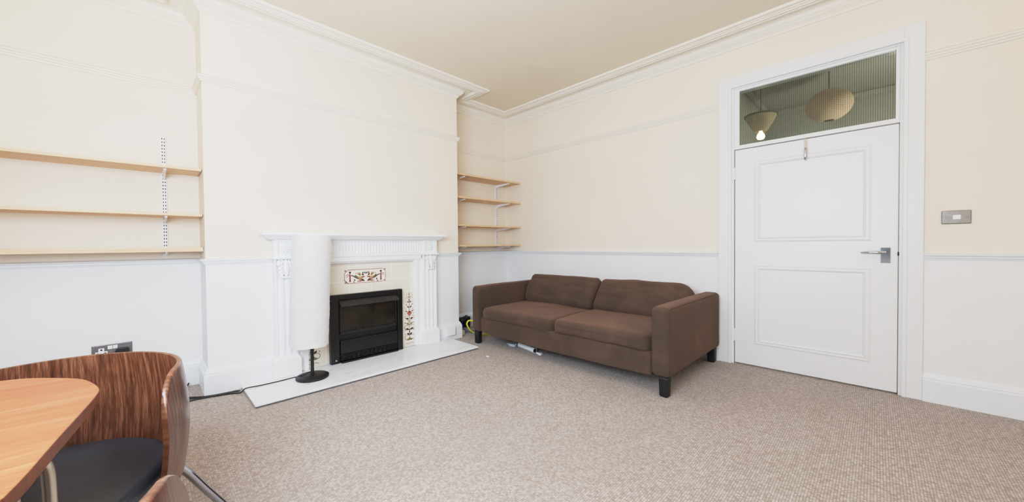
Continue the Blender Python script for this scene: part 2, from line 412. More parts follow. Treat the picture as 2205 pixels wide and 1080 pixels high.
# ------------------------------------------------------------------ hall beyond the transom
HX = 2.5
struct('wall_hall', MB().box((HX, -5.4, 0), (HX+.1, -2.75, ZC)).box((T, -2.85, 0), (HX, -2.75, ZC)).box((T, -5.5, 0), (HX, -5.4, ZC)), M['hall'])
struct('ceiling_hall', MB().box((T, -5.5, 2.995), (HX+.1, -2.75, 3.095)), M['hall'])
struct('floor_hall', MB().box((T, -5.5, -.1), (HX+.1, -2.75, 0)), M['carpet'])
struct('trim_9', MB().box((HX-.06, -5.4, 2.93), (HX, -2.85, 2.995)).box((T, -2.91, 2.93), (HX, -2.85, 2.995)), M['hall'], bevel=.02)
pl = thing('paper_lantern', 'round cream paper lantern hanging in the hall, seen through the glass above the door', 'lantern', (1.363, -3.62, 2.60))
R_, H_ = .197, .168
prof = []
for k in range(0, 61):
    a = -PI/2+.22+(PI-.44)*k/60
    prof.append((R_*math.cos(a)*(1+.012*math.cos(k*PI)), H_*math.sin(a)))
MB().lathe(prof, n=40, cap=False).build('lantern_shade', M['lantern'], pl, smooth=True)
MB().tube([(0, 0, .12), (0, 0, .395)], .004, 8).build('cord', M['slot'], pl)
MB().lathe([(.05, .375), (.05, .392), (.02, .395)], n=24).build('ceiling_rose', M['hall'], pl, smooth=True)
p2 = thing('pendant_lamp', 'green rimmed bowl pendant with a glowing bulb, seen through the glass above the door', 'lamp', (.92, -3.085, 2.40))
MB().lathe([(.05, -.06), (.075, -.03), (.105, .02), (.130, .07), (.146, .105)], n=36, cap=False).build('lamp_shade', M['shade2'], p2, smooth=True)
MB().lathe([(.146, .105), (.154, .107), (.154, .125), (.146, .127), (.140, .115)], n=36, cap=False).build('shade_rim', M['green'], p2, smooth=True)
MB().lathe([(.008, -.145), (.030, -.138), (.040, -.115), (.034, -.088), (.018, -.066), (.016, -.05)], n=20).build('bulb', M['bulb'], p2, smooth=True)
MB().tube([(0, 0, -.05), (0, 0, .595)], .005, 8).build('cord', M['slot'], p2)

# ------------------------------------------------------------------ fireplace
FS = M['surround']
fp = thing('fireplace_surround', 'white carved fireplace surround with reeded frieze and tiled slips on the chimney breast', 'fireplace', (-2.345, BR, .028))
def Y(d): return BR-d
HZ = .030      # hearth top
MX0, MX1 = -3.225, -1.475
ms = MB().box((MX0, Y(0), 1.222), (MX1, Y(.170), 1.246))
ms.sweep([(MX0+.05, Y(0)), (MX0+.05, Y(.115)), (MX1-.05, Y(.115)), (MX1-.05, Y(0))], [(-.06, 1.222), (.04, 1.222), (.034, 1.214), (.026, 1.210), (.010, 1.196), (0, 1.188), (-.06, 1.188)])
part('mantel_shelf', ms, FS, fp, bevel=.004)
LX = [(-3.128, -2.965), (-1.718, -1.555)]
hd = MB()
hd.box((LX[0][1], Y(0), 1.034), (LX[1][0], Y(.052), 1.190))                      # frieze board
hd.sweep([(LX[0][1], Y(.05)), (LX[1][0], Y(.05))], [(0, 1.165), (.016, 1.168), (.02, 1.178), (.02, 1.190), (0, 1.190)])
hd.sweep([(LX[0][1], Y(.05)), (LX[1][0], Y(.05))], [(0, 1.020), (.014, 1.022), (.020, 1.030), (.020, 1.038), (.010, 1.046), (0, 1.048)])
hd.sweep([(LX[0][1]+.02, Y(.03)), (LX[1][0]-.02, Y(.03))], [(0, .962), (.008, .964), (.016, .972), (.030, .985), (.030, 1.022), (0, 1.024)])
part('frieze', hd, FS, fp, smooth=True, angle=25)
rd = MB(); n = 41; x0, x1 = LX[0][1]+.012, LX[1][0]-.012; w = (x1-x0)/n
for k in range(n):
    xc = x0+w*(k+.5); pts = [(xc+w*.40*math.cos(a), Y(.050)-.013*math.sin(a)) for a in [PI*j/8 for j in range(9)]]
    rd.prism(pts, 1.056, 1.158)
part('reeding', rd, FS, fp, smooth=True, angle=50)
lg = []
for (xa, xb, inner) in ((LX[0][0], LX[0][1], 1), (LX[1][0], LX[1][1], -1)):
    # inner architrave leg beside the tiles
    ia, ib = (xb-.003, xb+.092) if inner > 0 else (xa-.092, xa+.003)
    q = MB().box((ia, Y(0), HZ), (ib, Y(.040), .985))
    e0, e1 = (ib-.038, ib) if inner > 0 else (ia, ia+.038)
    q.box((e0, Y(.040), HZ), (e1, Y(.052), .975))
    part('inner_leg', q, FS, fp, bevel=.006)
    # fluted pilaster
    pw = xb-xa; d = .078
    pts = [(xa, Y(0)), (xa, Y(d))]
    fw, gap = .036, (pw-3*.036)/4
    for k in range(3):
        c0 = xa+gap+k*(fw+gap)
        pts += [(c0+fw/2-fw/2*math.cos(a), Y(d)+.015*math.sin(a)) for a in [PI*j/8 for j in range(9)]]
    pts += [(xb, Y(d)), (xb, Y(0))]
    pil = part('pilaster', MB().prism(pts, .17, 1.03), FS, fp, smooth=True, angle=30)
    g = .022
    pq = MB().prism([(xa-g, Y(0)), (xa-g, Y(d+.022)), (xb+g, Y(d+.022)), (xb+g, Y(0))], HZ, .172)
    A = [(xa-g, Y(0)), (xa-g, Y(d+.022)), (xb+g, Y(d+.022)), (xb+g, Y(0))]; B = [(xa, Y(0)), (xa, Y(d)), (xb, Y(d)), (xb, Y(0))]
    pq.add([(*p, .172) for p in A]+[(*p, .205) for p in B], [(0, 1, 5, 4), (1, 2, 6, 5), (2, 3, 7, 6), (4, 5, 6, 7)])
    def childpart(nm, mb, par, **kw):
        o = local(mb, fp).build(nm, FS, par, **kw); return o
    childpart('plinth', pq, pil, bevel=.003)
    # capital block with recessed panel and flower
    bx0, bx1, bz0, bz1, bd = xa-.004, xb+.004, 1.034, 1.190, d+.010
    blk = MB().box((bx0, Y(0), bz0), (bx1, Y(bd-.014), bz1))
    fwid = .030
    for (a0, a1, c0, c1) in ((bx0, bx0+fwid, bz0, bz1), (bx1-fwid, bx1, bz0, bz1), (bx0+fwid, bx1-fwid, bz0, bz0+.022), (bx0+fwid, bx1-fwid, bz1-.022, bz1)):
        blk.box((a0, Y(bd-.014), c0), (a1, Y(bd), c1))
    blk.sweep([(bx0, Y(0)), (bx0, Y(bd)), (bx1, Y(bd)), (bx1, Y(0))], [(-.01, 1.020), (.012, 1.022), (.018, 1.030), (.012, 1.040), (-.01, 1.042)])
    childpart('capital_block', blk, pil, bevel=.002)
    fl = MB(); fx, fz = (bx0+bx1)/2, (bz0+bz1)/2
    for k in range(8):
        a = 2*PI*k/8; rr = .026
        fl.rbox((0, 0, 0), (.014, .007, .009), .007, 3, 1)
        m = len(fl.v)//(k+1)
        for i in range(m*k, m*(k+1)):
            v = fl.v[i]; u = v[0]+rr
            fl.v[i] = (fx+u*math.cos(a)-v[2]*math.sin(a), Y(bd-.014)-.006+v[1]-.25*abs(v[0])*.3, fz+u*math.sin(a)+v[2]*math.cos(a))
    fl.rbox((fx, Y(bd-.014)-.012, fz), (.012, .009, .012), .009, 3, 1)
    childpart('rosette', fl, pil, smooth=True, angle=60)
    # acanthus corbel
    ac = MB(); cx = (xa+xb)/2; zt, zb = 1.018, .865
    def leaf(p0, p1, w0, bulge):
        p0 = Vector(p0); p1 = Vector(p1); N_ = 8; vs = []
        dirv = (p1-p0).normalized(); side = dirv.cross(Vector((0, -1, 0))).normalized()
        for i in range(N_+1):
            t = i/N_; wdt = w0*(.35+.65*math.sin(PI*min(1, t*.9+.08)))*(1 if t < .97 else .25)
            c_ = p0.lerp(p1, t)+Vector((0, -bulge*math.sin(PI*t*.75+.2), 0))
            for j in range(7):
                a = PI*j/6
                vs.append(c_+side*wdt*math.cos(a)+Vector((0, -.011*math.sin(a)*(1-.2*t), 0)))
        fs = [(i*7+j, i*7+j+1, (i+1)*7+j+1, (i+1)*7+j) for i in range(N_) for j in range(6)]
        fs += [tuple(range(7)), tuple(range((N_)*7+6, N_*7-1, -1))]
        ac.add(vs, fs)
    yb = Y(d)
    leaf((cx, yb+.002, zt), (cx, yb-.012, zb), .022, .018)
    for sx in (-1, 1):
        for k in range(4):
            z0_ = zt-.012-k*.028
            leaf((cx+sx*.012, yb+.003, z0_), (cx+sx*(.064-.006*k), yb-.004, z0_-.040-.006*k), .0135, .010)
        leaf((cx+sx*.040, yb+.003, zt-.002), (cx+sx*.066, yb-.002, zt-.045), .012, .008)
    ac.rbox((cx, yb-.012, zb+.006), (.040, .014, .010), .009, 3, 1)
    childpart('acanthus_leaf', ac, pil, smooth=True, angle=60)
# tiled slips
TX0, TX1 = LX[0][1]+.085, LX[1][0]-.085
IX0, IX1, IZ1 = -2.692, -1.968, .672
tl = MB().box((TX0, Y(0), HZ), (IX0+.02, Y(.008), .99)).box((IX1-.02, Y(0), HZ), (TX1, Y(.008), .99)).box((IX0+.02, Y(0), IZ1-.02), (IX1-.02, Y(.008), .99))
tile_o = part('tile_panel', tl, M['tile'], fp)
# painted ornament, thin glaze shapes on the tile face
OM = ['maroon', 'rose', 'olive', 'ochre', 'umber', 'taupe', 'ivory', 'navy', 'greeng']; OI = {k: i for i, k in enumerate(OM)}
class Deco(MB):
    def __init__(s): super().__init__(); s.k = 0
    def poly(s, pts, mat):
        s.k += 1; y = Y(.0084+.00003*s.k)
        return s.add([(p[0], y, p[1]) for p in pts], [tuple(range(len(pts)))], OI[mat])
    def disc(s, c, r, mat, n=10, rz=None):
        return s.poly([(c[0]+r*math.cos(2*PI*k/n), c[1]+(rz or r)*math.sin(2*PI*k/n)) for k in range(n)], mat)
    def line(s, pts, w, mat):
        s.k += 1; y = Y(.0084+.00003*s.k); P = [Vector(p) for p in pts]; vs = []
        ws = w if isinstance(w, list) else [w]*len(P)
        for i, p in enumerate(P):
            d = (P[min(i+1, len(P)-1)]-P[max(0, i-1)]).normalized(); nn = Vector((-d.y, d.x))*ws[i]/2
            vs += [(p.x+nn.x, y, p.y+nn.y), (p.x-nn.x, y, p.y-nn.y)]
        return s.add(vs, [(2*i, 2*i+1, 2*i+3, 2*i+2) for i in range(len(P)-1)], OI[mat])
    def leaf(s, c, L, W, a, mat):
        pts = [(L*t, W*math.sin(PI*t)) for t in [j/6 for j in range(7)]]+[(L*t, -W*math.sin(PI*t)) for t in [1-j/6 for j in range(1, 6)]]
        return s.poly([(c[0]+x*math.cos(a)-z*math.sin(a), c[1]+x*math.sin(a)+z*math.cos(a)) for x, z in pts], mat)
dc = Deco()
ax0, ax1, az0, az1 = -2.545, -2.124, .762, .900; cxm = (ax0+ax1)/2; ch = .036
oct_ = lambda e: [(ax0+e, az0+ch), (ax0+ch, az0+e), (ax1-ch, az0+e), (ax1-e, az0+ch), (ax1-e, az1-ch), (ax1-ch, az1-e), (ax0+ch, az1-e), (ax0+e, az1-ch)]
dc.poly(oct_(.004), 'ivory'); o_ = oct_(.004); dc.line(o_+o_[:2], .007, 'taupe')
for cc in ((ax0+.012, az0+.012), (ax1-.012, az0+.012), (ax0+.012, az1-.012), (ax1-.012, az1-.012)): dc.disc(cc, .010, 'taupe', 8)
for sx in (-1, 1):
    q = lambda u, z: (cxm+sx*u, z)
    dc.line([q(.155, .780), q(.155, .868)], [.016, .008], 'maroon'); dc.disc(q(.155, .872), .011, 'umber', 8)
    dc.line([q(.195, .842), q(.175, .852), q(.155, .842), q(.135, .838)], .006, 'maroon'); dc.line([q(.195, .828), q(.178, .832), q(.155, .842)], .005, 'rose')
    dc.line([q(.140, .846), q(.112, .828), q(.085, .812), q(.055, .806)], [.007, .012, .013, .009], 'navy')
    dc.line([q(.100, .832), q(.075, .822), q(.045, .820), q(.012, .826)], [.006, .013, .015, .010], 'maroon')
    for (u, z, L, W, a, m) in ((.030, .812, .055, .012, .2, 'ochre'), (.020, .800, .060, .012, .05, 'taupe'), (.050, .834, .040, .010, .9, 'olive'), (.070, .838, .036, .009, 1.3, 'ochre'), (.020, .836, .030, .010, .8, 'maroon'),
                               (.006, .850, .026, .008, 1.4, 'navy'), (.010, .782, .045, .009, .35, 'umber'), (.030, .786, .050, .007, -.15, 'rose'), (.085, .826, .034, .008, .6, 'olive')):
        dc.leaf(q(u, z), L*1.0, W, a if sx > 0 else PI-a, m)
    for (u, z, r, m) in ((.110, .796, .008, 'umber'), (.080, .784, .007, 'rose'), (.118, .778, .007, 'navy'), (.060, .862, .006, 'taupe'), (.095, .860, .006, 'rose'), (.028, .866, .008, 'umber'), (.062, .790, .005, 'greeng')): dc.disc(q(u, z), r, m, 8)
dc.line([(cxm, .772), (cxm, .880)], .004, 'ivory')
local(dc, fp).build('painted_urn_tiles', [M[k] for k in OM], tile_o)
for cxp in (-1.862, -2.825):
    dv = Deco(); z0 = .060
    wide = .062
    dv.poly([(cxp-wide, .05), (cxp+wide*.7, .05), (cxp+wide*.7, .650), (cxp-wide, .650)], 'ivory') if False else None
    dv.line([(cxp, .10), (cxp, .62)], .005, 'umber')
    def sc(u, z, r, a0, a1, w, m):
        for sx in (-1, 1):
            dv.line([(cxp+sx*(u+r*math.cos(a)), z+r*math.sin(a)) for a in [a0+(a1-a0)*j/9 for j in range(10)]], [w*(1-.5*j/9) for j in range(10)], m)
    sc(.030, .130, .026, PI*1.0, PI*2.6, .008, 'olive'); sc(.026, .190, .030, PI*.2, PI*1.4, .008, 'umber'); sc(.034, .240, .024, -PI*.5, PI*.9, .008, 'greeng')
    sc(.030, .300, .022, PI*.5, PI*1.9, .006, 'olive'); sc(.034, .350, .018, -PI*.4, PI*.8, .006, 'taupe'); sc(.024, .530, .020, PI*.6, PI*2.1, .005, 'taupe'); sc(.018, .590, .016, -PI*.3, PI*1.1, .005, 'ochre')
    for sx in (-1, 1):
        for (u, z, L, W, a, m) in ((.004, .150, .040, .010, .9, 'umber'), (.004, .210, .045, .010, .5, 'umber'), (.004, .260, .045, .008, .8, 'olive'), (.006, .330, .040, .009, .25, 'umber'), (.004, .375, .036, .010, .9, 'maroon'),
                                   (.020, .410, .034, .007, .3, 'olive'), (.006, .450, .030, .007, .9, 'umber'), (.022, .480, .028, .006, .5, 'taupe'), (.006, .505, .026, .006, 1.0, 'umber'), (.004, .560, .024, .006, .8, 'taupe'), (.002, .100, .034, .010, .4, 'olive')):
            dv.leaf((cxp+sx*u, z), L, W, a if sx > 0 else PI-a, m)
        for (u, z, m) in ((.052, .170, 'rose'), (.050, .290, 'umber'), (.048, .390, 'taupe'), (.040, .440, 'rose'), (.036, .560, 'taupe')): dv.disc((cxp+sx*u, z), .006, m, 7)
    dv.poly([(cxp-.024, .405), (cxp-.014, .365), (cxp+.014, .365), (cxp+.024, .405)], 'rose'); dv.disc((cxp, .408), .018, 'maroon', 10, .008)
    dv.disc((cxp, .112), .020, 'greeng', 10, .014); dv.line([(cxp-.045, .070), (cxp-.015, .060), (cxp+.015, .072), (cxp+.045, .062)], .006, 'taupe')
    local(dv, fp).build('painted_flower_tiles', [M[k] for k in OM], tile_o)

# hearth slab
hs = thing('hearth_slab', 'white veined marble hearth slab in front of the fireplace', 'hearth', (-2.36, -.66, 0))
part('slab', MB().box((-3.362, BR-.03, .012), (-1.352, -.945, .029)), M['marble'], hs, bevel=.004)
part('slate_edge', MB().box((-3.356, BR-.03, 0), (-1.358, -.939, .012)), M['slate'], hs)

# gas fire
gf = thing('gas_fire', 'black inset gas fire with hood and glass front in the tiled fireplace', 'fire', ((IX0+IX1)/2, Y(.03), HZ))
yf = Y(.060)
f = MB(); bw = .078
for (a0, a1, c0, c1) in ((IX0, IX0+bw, HZ, IZ1), (IX1-bw*.72, IX1, HZ, IZ1), (IX0+bw, IX1-bw*.72, IZ1-.050, IZ1)):
    f.box((a0, Y(.010), c0), (a1, yf, c1))
part('frame', f, M['black_gloss'], gf, bevel=.006)
jx0, jx1 = IX0+bw+.004, IX1-bw*.72-.004
part('fire_box', MB().box((jx0-.004, Y(.010), HZ), (jx1+.004, Y(.022), IZ1-.05)), M['black'], gf)
hood = MB().add([(jx0, Y(.045), .618), (jx1, Y(.045), .618), (jx1, Y(.098), .572), (jx0, Y(.098), .572), (jx0, Y(.098), .562), (jx1, Y(.098), .562), (jx1, Y(.03), .562), (jx0, Y(.03), .562)],
                [(0, 1, 2, 3), (3, 2, 5, 4), (4, 5, 6, 7), (0, 3, 4, 7), (1, 6, 5, 2), (0, 7, 6, 1)])
part('hood', hood, M['charcoal'], gf, bevel=.002)
gl_ = MB().box((jx0+.012, Y(.022), .315), (jx1-.012, Y(.040), .560))
part('glass', gl_, M['fireglass'], gf)
cl = MB()
for k in range(16):
    cl.rbox((jx0+.06+k*(jx1-jx0-.12)/15, Y(.041), .336+.006*math.sin(k*1.9)), (.030, .003, .024+.006*math.cos(k*2.3)), .022, 4, 1, lambda p: (p[0], p[1], p[2]))
part('coal_bed', cl, M['black_gloss'], gf, smooth=True)
part('glass_bar', MB().box((jx0+.006, Y(.022), .292), (jx1-.006, Y(.052), .318)).tube([(jx0+.008, Y(.046), .318), (jx0+.008, Y(.046), .56)], .005, 8).tube([(jx1-.008, Y(.046), .318), (jx1-.008, Y(.046), .56)], .005, 8), M['black'], gf, bevel=.002)
part('lower_door', MB().box((jx0+.004, Y(.022), .112), (jx1-.004, Y(.062), .238)).box((jx0+.004, Y(.062), .232), (jx1-.004, Y(.068), .240)), M['black_gloss'], gf, bevel=.003)
gr = MB()
for k in range(5): gr.box((jx0+.004, Y(.022), .052+k*.012), (jx1-.004, Y(.060), .058+k*.012))
for k in range(9): gr.box((jx0+.12+k*.044, Y(.060), .052), (jx0+.128+k*.044, Y(.064), .106))
part('grille', gr, M['grille'], gf)
part('base_tray', MB().box((jx0+.006, Y(.022), HZ), (jx1-.006, Y(.085), .046)), M['black_gloss'], gf, bevel=.003)
part('fixing_screw', MB().tube([(IX0+.045, yf+.001, .062), (IX0+.045, yf-.004, .062)], .008, 12), M['chrome'], gf)

# junction box on the skirting
tag(MB().box((-1.414, BR-.028, .058), (-1.279, BR-.058, .158)).build('blank_plate', M['plastic'], bevel=.006), 'small white blank plate on the skirting right of the hearth', 'socket')

# ------------------------------------------------------------------ floor lamp
LB = (-2.912, -.655)
fl = thing('floor_lamp', 'white crinkled paper column lamp on a black disc base standing on the hearth', 'lamp', (LB[0], LB[1], .029))
part('lamp_base', MB().lathe([(.118, .0), (.124, .004), (.124, .018), (.118, .022), (.012, .023)], (LB[0], LB[1], .029), 48), M['black'], fl, smooth=True, angle=50)
part('pole', MB().tube([(LB[0], LB[1], .05), (LB[0], LB[1], 1.16)], .013, 16), M['black'], fl, smooth=True)
sh = MB(); n = 64; rows = 120; zb, zt = .318, 1.224
ang = Matrix.Rotation(math.radians(2.6), 4, Vector((.707, .707, 0)))
piv = Vector((LB[0]-.018, LB[1]+.012, zb))
for i in range(rows+1):
    z = (zt-zb)*i/rows
    for k in range(n):
        a = 2*PI*k/n
        r = .146+.0009*math.sin(z*2*PI/.0245)
        q = Vector((math.cos(a)*.146, math.sin(a)*.146, z))
        r += .0022*noise.noise(Vector((q.x*9, q.y*9, z*16)))+.0020*noise.noise(Vector((q.x*24+5, q.y*24, z*40)))*(1 if z < .55 else .5)
        zz = z
        if i == 0: zz -= .010+.012*noise.noise(Vector((q.x*14, q.y*14, 3)))
        sh.v.append(tuple(piv+(ang @ Vector((math.cos(a)*r, math.sin(a)*r, zz)))))
for i in range(rows):
    for k in range(n): sh.f.append((i*n+k, i*n+(k+1) % n, (i+1)*n+(k+1) % n, (i+1)*n+k)); sh.mi.append(0)
part('lamp_shade', sh, M['paper'], fl, smooth=True, angle=180)
for hz in (.36, 1.19):
    sp = MB()
    for k in range(3):
        a = 2*PI*k/3+.4; sp.tube([(LB[0], LB[1], hz), (LB[0]+.118*math.cos(a), LB[1]+.118*math.sin(a), hz+.01)], .003, 6)
    part('shade_holder', sp, M['black'], fl)
cd = MB()
def smoothpath(P, n=8):
    P = [Vector(p) for p in P]; out = []
    for i in range(len(P)-1):
        p0, p1, p2, p3 = P[max(i-1, 0)], P[i], P[i+1], P[min(i+2, len(P)-1)]
        for j in range(n):
            t = j/n; out.append(.5*((2*p1)+(-p0+p2)*t+(2*p0-5*p1+4*p2-p3)*t*t+(-p0+3*p1-3*p2+p3)*t**3))
    return out+[P[-1]]
cr = .0044
cd.tube(smoothpath([(LB[0]-.013, LB[1], .085), (LB[0]-.06, LB[1]+.03, .060), (-3.05, -.56, .037), (-3.14, -.560, .035), (-3.262, -.556, .035), (-3.352, -.548, .036), (-3.385, -.545, .012), (-3.44, -.50, .007), (-3.58, -.455, .007), (-3.70, -.44, .007), (-3.86, -.36, .007)]), cr, 8)
cd.tube(smoothpath([(-3.86, -.25, .007), (-3.69, -.385, .007), (-3.60, -.432, .008), (-3.50, -.470, .008), (-3.42, -.492, .016), (-3.385, -.50, .014), (-3.40, -.478, .008), (-3.46, -.455, .007), (-3.58, -.425, .007), (-3.69, -.345, .007), (-3.88, -.20, .007), (-4.02, -.06, .007), (-4.03, -.045, .10), (-4.022, -.040, .30), (-4.018, -.045, .352)]), cr, 8)
cd.tube(smoothpath([(-3.72, -.03, .008), (-3.67, -.05, .012), (-3.655, -.07, .034), (-3.672, -.085, .010), (-3.73, -.10, .008), (-3.80, -.14, .008), (-3.86, -.19, .008)]), cr, 8)
part('power_cord', cd, M['rubber'], fl, smooth=True)

# ------------------------------------------------------------------ double socket
so = thing('double_socket', 'brushed steel double wall socket behind the dining chair', 'socket', (-4.067, -.005, .380))
part('face_plate', MB().box((-4.169, -.001, .333), (-3.965, -.010, .424)), M['pewter'], so, bevel=.004)
ins = MB().prism([(-4.151, .353), (-4.091, .353), (-4.091, .375), (-4.107, .375), (-4.107, .400), (-4.135, .400), (-4.135, .375), (-4.151, .375)], -.010, -.0125, 'y')
io = part('outlet', ins, M['plastic'], so)
sl = MB().box((-4.126, -.0126, .382), (-4.116, -.0134, .394)).box((-4.146, -.0126, .362), (-4.134, -.0134, .367)).box((-4.108, -.0126, .362), (-4.096, -.0134, .367))
local(sl, so).build('pin_slot', M['slot'], io)
for xa in (-4.090, -4.064):
    part('rocker_switch', MB().box((xa, -.010, .388), (xa+.024, -.015, .413)), M['plastic'], so, bevel=.002)
pg = MB().prism([(-4.045, .345), (-3.995, .345), (-3.980, .362), (-3.980, .378), (-3.992, .392), (-4.040, .392), (-4.052, .376), (-4.052, .360)], -.010, -.055, 'y')
tag(pg.build('mains_plug', M['rubber'], bevel=.006), 'black three pin plug in the double wall socket', 'plug')

# light switch
sw = thing('light_switch', 'brushed steel single light switch plate on the wall right of the door', 'switch', (0, -4.372, 1.286))
part('face_plate', MB().box((-.001, -4.307, 1.240), (-.010, -4.437, 1.331)), M['steel'], sw, bevel=.006)
part('rocker', MB().box((-.010, -4.357, 1.270), (-.015, -4.391, 1.300)), M['plastic'], sw, bevel=.002)
for yy in (-4.326, -4.418): part('screw', MB().tube([(-.009, yy, 1.285), (-.012, yy, 1.285)], .005, 10), M['pewter'], sw)

# over-door hook
hk = thing('door_hook', 'chrome hook hanging over the top of the white door', 'hook', (0, -3.573, 1.982))
part('strap', MB().box((.0, -3.563, 1.895), (.004, -3.583, 1.983)).box((.0, -3.563, 1.981), (.044, -3.583, 1.9845)), M['chrome'], hk)
part('hook_arm', MB().tube(smoothpath([(-.001, -3.573, 1.905), (-.012, -3.573, 1.885), (-.012, -3.573, 1.850), (-.008, -3.573, 1.818), (-.020, -3.573, 1.806), (-.036, -3.573, 1.818), (-.040, -3.573, 1.834)]), .0075, 10).box((.001, -3.560, 1.83), (-.006, -3.586, 1.90)), M['chrome'], hk, smooth=True)

# ------------------------------------------------------------------ shelving
def upright(name, label, x, z0, z1, levels, depth, drop, group):
    t = thing(name, label, 'shelf bracket', (x, -.004, z0), 0, group)
    rail = MB().box((x-.015, -.0005, z0), (x+.015, -.012, z1))
    part('slotted_rail', rail, M['bracket'], t, bevel=.0015)
    s_ = MB(); k = 0; z = z1-.012
    while z > z0+.02:
        for dx in (-.0065, .0065): s_.box((x+dx-.0028, -.0118, z-.013), (x+dx+.0028, -.0126, z))
        z -= .0262
    part('slots', s_, M['slot'], t)
    for zl in levels:
        b = MB().prism([(-.0125, zl-.001), (-depth, zl-.001), (-depth, zl-.012), (-.045, zl-drop*.8), (-.0125, zl-drop)], x-.0065, x+.0065, 'x')
        b.box((x-.011, -.013, zl-.003), (x+.011, -depth, zl-.0005))
        part('bracket', b, M['bracket'], t, bevel=.001)
    return t
LZ = [1.113, 1.366, 1.715]          # undersides, left alcove
upright('shelf_upright', 'white twin slot upright carrying three shelves left of the chimney breast', -3.768, 1.057, 2.003, LZ, .265, .050, None)
upright('shelf_upright', 'white twin slot upright out of frame at the far left end of the long shelves', -4.62, 1.057, 2.003, LZ, .265, .050, None) if False else None
names = ['bottom', 'middle', 'top']
for i, zl in enumerate(LZ):
    d = .30; th = .019
    s_ = MB().box((ROOM_L+.02, -.014, zl), (XL-.004, -d, zl+th))
    if i == 0: s_ = MB().box((ROOM_L+.02, -.014, zl), (XL-.004, -d, zl+.0165)).box((ROOM_L+.02, -.05, zl-.020), (-3.79, -d-.002, zl-.003))
    o = MB(); o.v, o.f, o.mi = s_.v, s_.f, s_.mi
    if i == 0: o = MB().box((ROOM_L+.02, -.014, zl), (XL-.004, -d, zl+.0165))
    r = thing('wall_shelf', ['long pale wood shelf left of the chimney breast, lowest of its three', 'long pale wood shelf left of the chimney breast, middle of its three', 'long pale wood shelf left of the chimney breast, highest of its three'][i], 'shelf', ((ROOM_L+XL)/2, -.15, zl), 0, 'long shelves left of the chimney breast')
    part('board', o, M['shelf'], r, bevel=.0015)
    part('end_cap', MB().box((XL-.004, -.016, zl+.0005), (XL-.0025, -d+.001, zl+th-.001 if i else zl+.016)), M['shelf_end'], r)
    if i == 0: part('front_lipping', MB().box((ROOM_L+.02, -d+.004, zl-.0165), (XL-.004, -d-.001, zl-.0035)).box((ROOM_L+.02, -d+.006, zl-.0035), (XL-.004, -d+.001, zl)), M['shelf'], r)
RZ = [1.109, 1.367, 1.718, 2.006]
for x, lab in ((-.205, 'white slotted upright with four brackets near the corner right of the chimney breast'), (-1.0, 'white slotted upright with four brackets tucked behind the right edge of the chimney breast')):
    upright('shelf_upright', lab, x, 1.06, 2.01, RZ, .285, .046, None)
rn = ['lowest', 'second lowest', 'second highest', 'highest']
for i, zl in enumerate(RZ):
    r = thing('alcove_shelf', 'short pale wood shelf in the corner alcove, %s of its four' % rn[i], 'shelf', ((XR)/2, -.16, zl), 0, 'short shelves in the corner alcove')
    part('board', MB().box((XR+.004, -.014, zl), (-.006, -.316, zl+.022)), M['shelf'], r, bevel=.0015)

# ------------------------------------------------------------------ sofa
SX0, SX1, SY0, SY1 = -1.235, -.045, -.690, -2.945
sf = thing('sofa', 'brown fabric two seat sofa with black block legs against the right hand wall', 'sofa', ((SX0+SX1)/2, (SY0+SY1)/2, 0))
FB = M['fabric']
def wr(amp, f, seed):
    return lambda p: amp*noise.noise(Vector((p[0]*f+seed, p[1]*f, p[2]*f)))
def soft(h, bulge=(0, 0, 0), amp=.004, f=7, seed=0):
    def fn(p):
        u, v, w = p.x/h[0], p.y/h[1], p.z/h[2]
        q = Vector(p)
        q.x += bulge[0]*(1-v*v)*(1-w*w)*(1 if p.x > 0 else -1)*abs(u)
        q.y += bulge[1]*(1-u*u)*(1-w*w)*(1 if p.y > 0 else -1)*abs(v)
        q.z += bulge[2]*(1-u*u)*(1-v*v)*(1 if p.z > 0 else -1)*abs(w)
        n_ = noise.noise(Vector((p.x*f+seed, p.y*f, p.z*f)))
        return q+Vector((u, v, w)).normalized()*n_*amp
    return fn
AW = .140
for yc, sd in ((SY0-AW/2, 1), (SY1+AW/2, 2)):
    h = ((SX1-SX0)/2, AW/2, .258)
    m = MB().rbox(((SX0+SX1)/2, yc, .142+.258), h, .038, 5, 14, soft(h, (.004, .004, .006), .004, 5, sd*9))
    arm = part('arm', m, FB, sf, smooth=True, angle=80)
    sm = MB()
    zt_ = .142+.516-.012
    for ys in (yc-AW/2+.010, yc+AW/2-.010):
        sm.tube(smoothpath([(SX0+.010, ys, .17), (SX0+.010, ys, .40), (SX0+.012, ys, zt_-.05), (SX0+.024, ys, zt_-.012), (SX0+.06, ys, zt_+.002), (SX0+.25, ys, zt_+.005), (SX1-.25, ys, zt_+.005), (SX1-.06, ys, zt_)]), .0035, 6)
    local(sm, sf).build('seam', FB, arm, smooth=True)
yi0, yi1 = SY0-AW, SY1+AW
h = (.055, (yi0-yi1)/2, .088)
def sag(p):
    u = p.y/h[1]; q = Vector(p); n_ = noise.noise(Vector((p.x*6, p.y*6, p.z*6)))
    q.z += (-.012*(1-u*u) if p.z < 0 else 0)+.003*n_; q.x += .004*n_
    if u > .85 and p.z < 0: q.z += .02*(u-.85)/.15*min(1, -p.z/.05)
    return q
m = MB().rbox((SX0+.062, (yi0+yi1)/2, .222), h, .022, 4, 24, sag)
m.box((SX0+.10, yi0, .17), (SX1-.05, yi1, .30))
part('base_frame', m, FB, sf, smooth=True, angle=60)
hb = (.085, (yi0-yi1)/2, .235)
part('back_frame', MB().rbox((SX1-.088, (yi0+yi1)/2, .385), hb, .03, 4, 10, soft(hb, (0, 0, .004), .004, 5, 4)), FB, sf, smooth=True, angle=80)
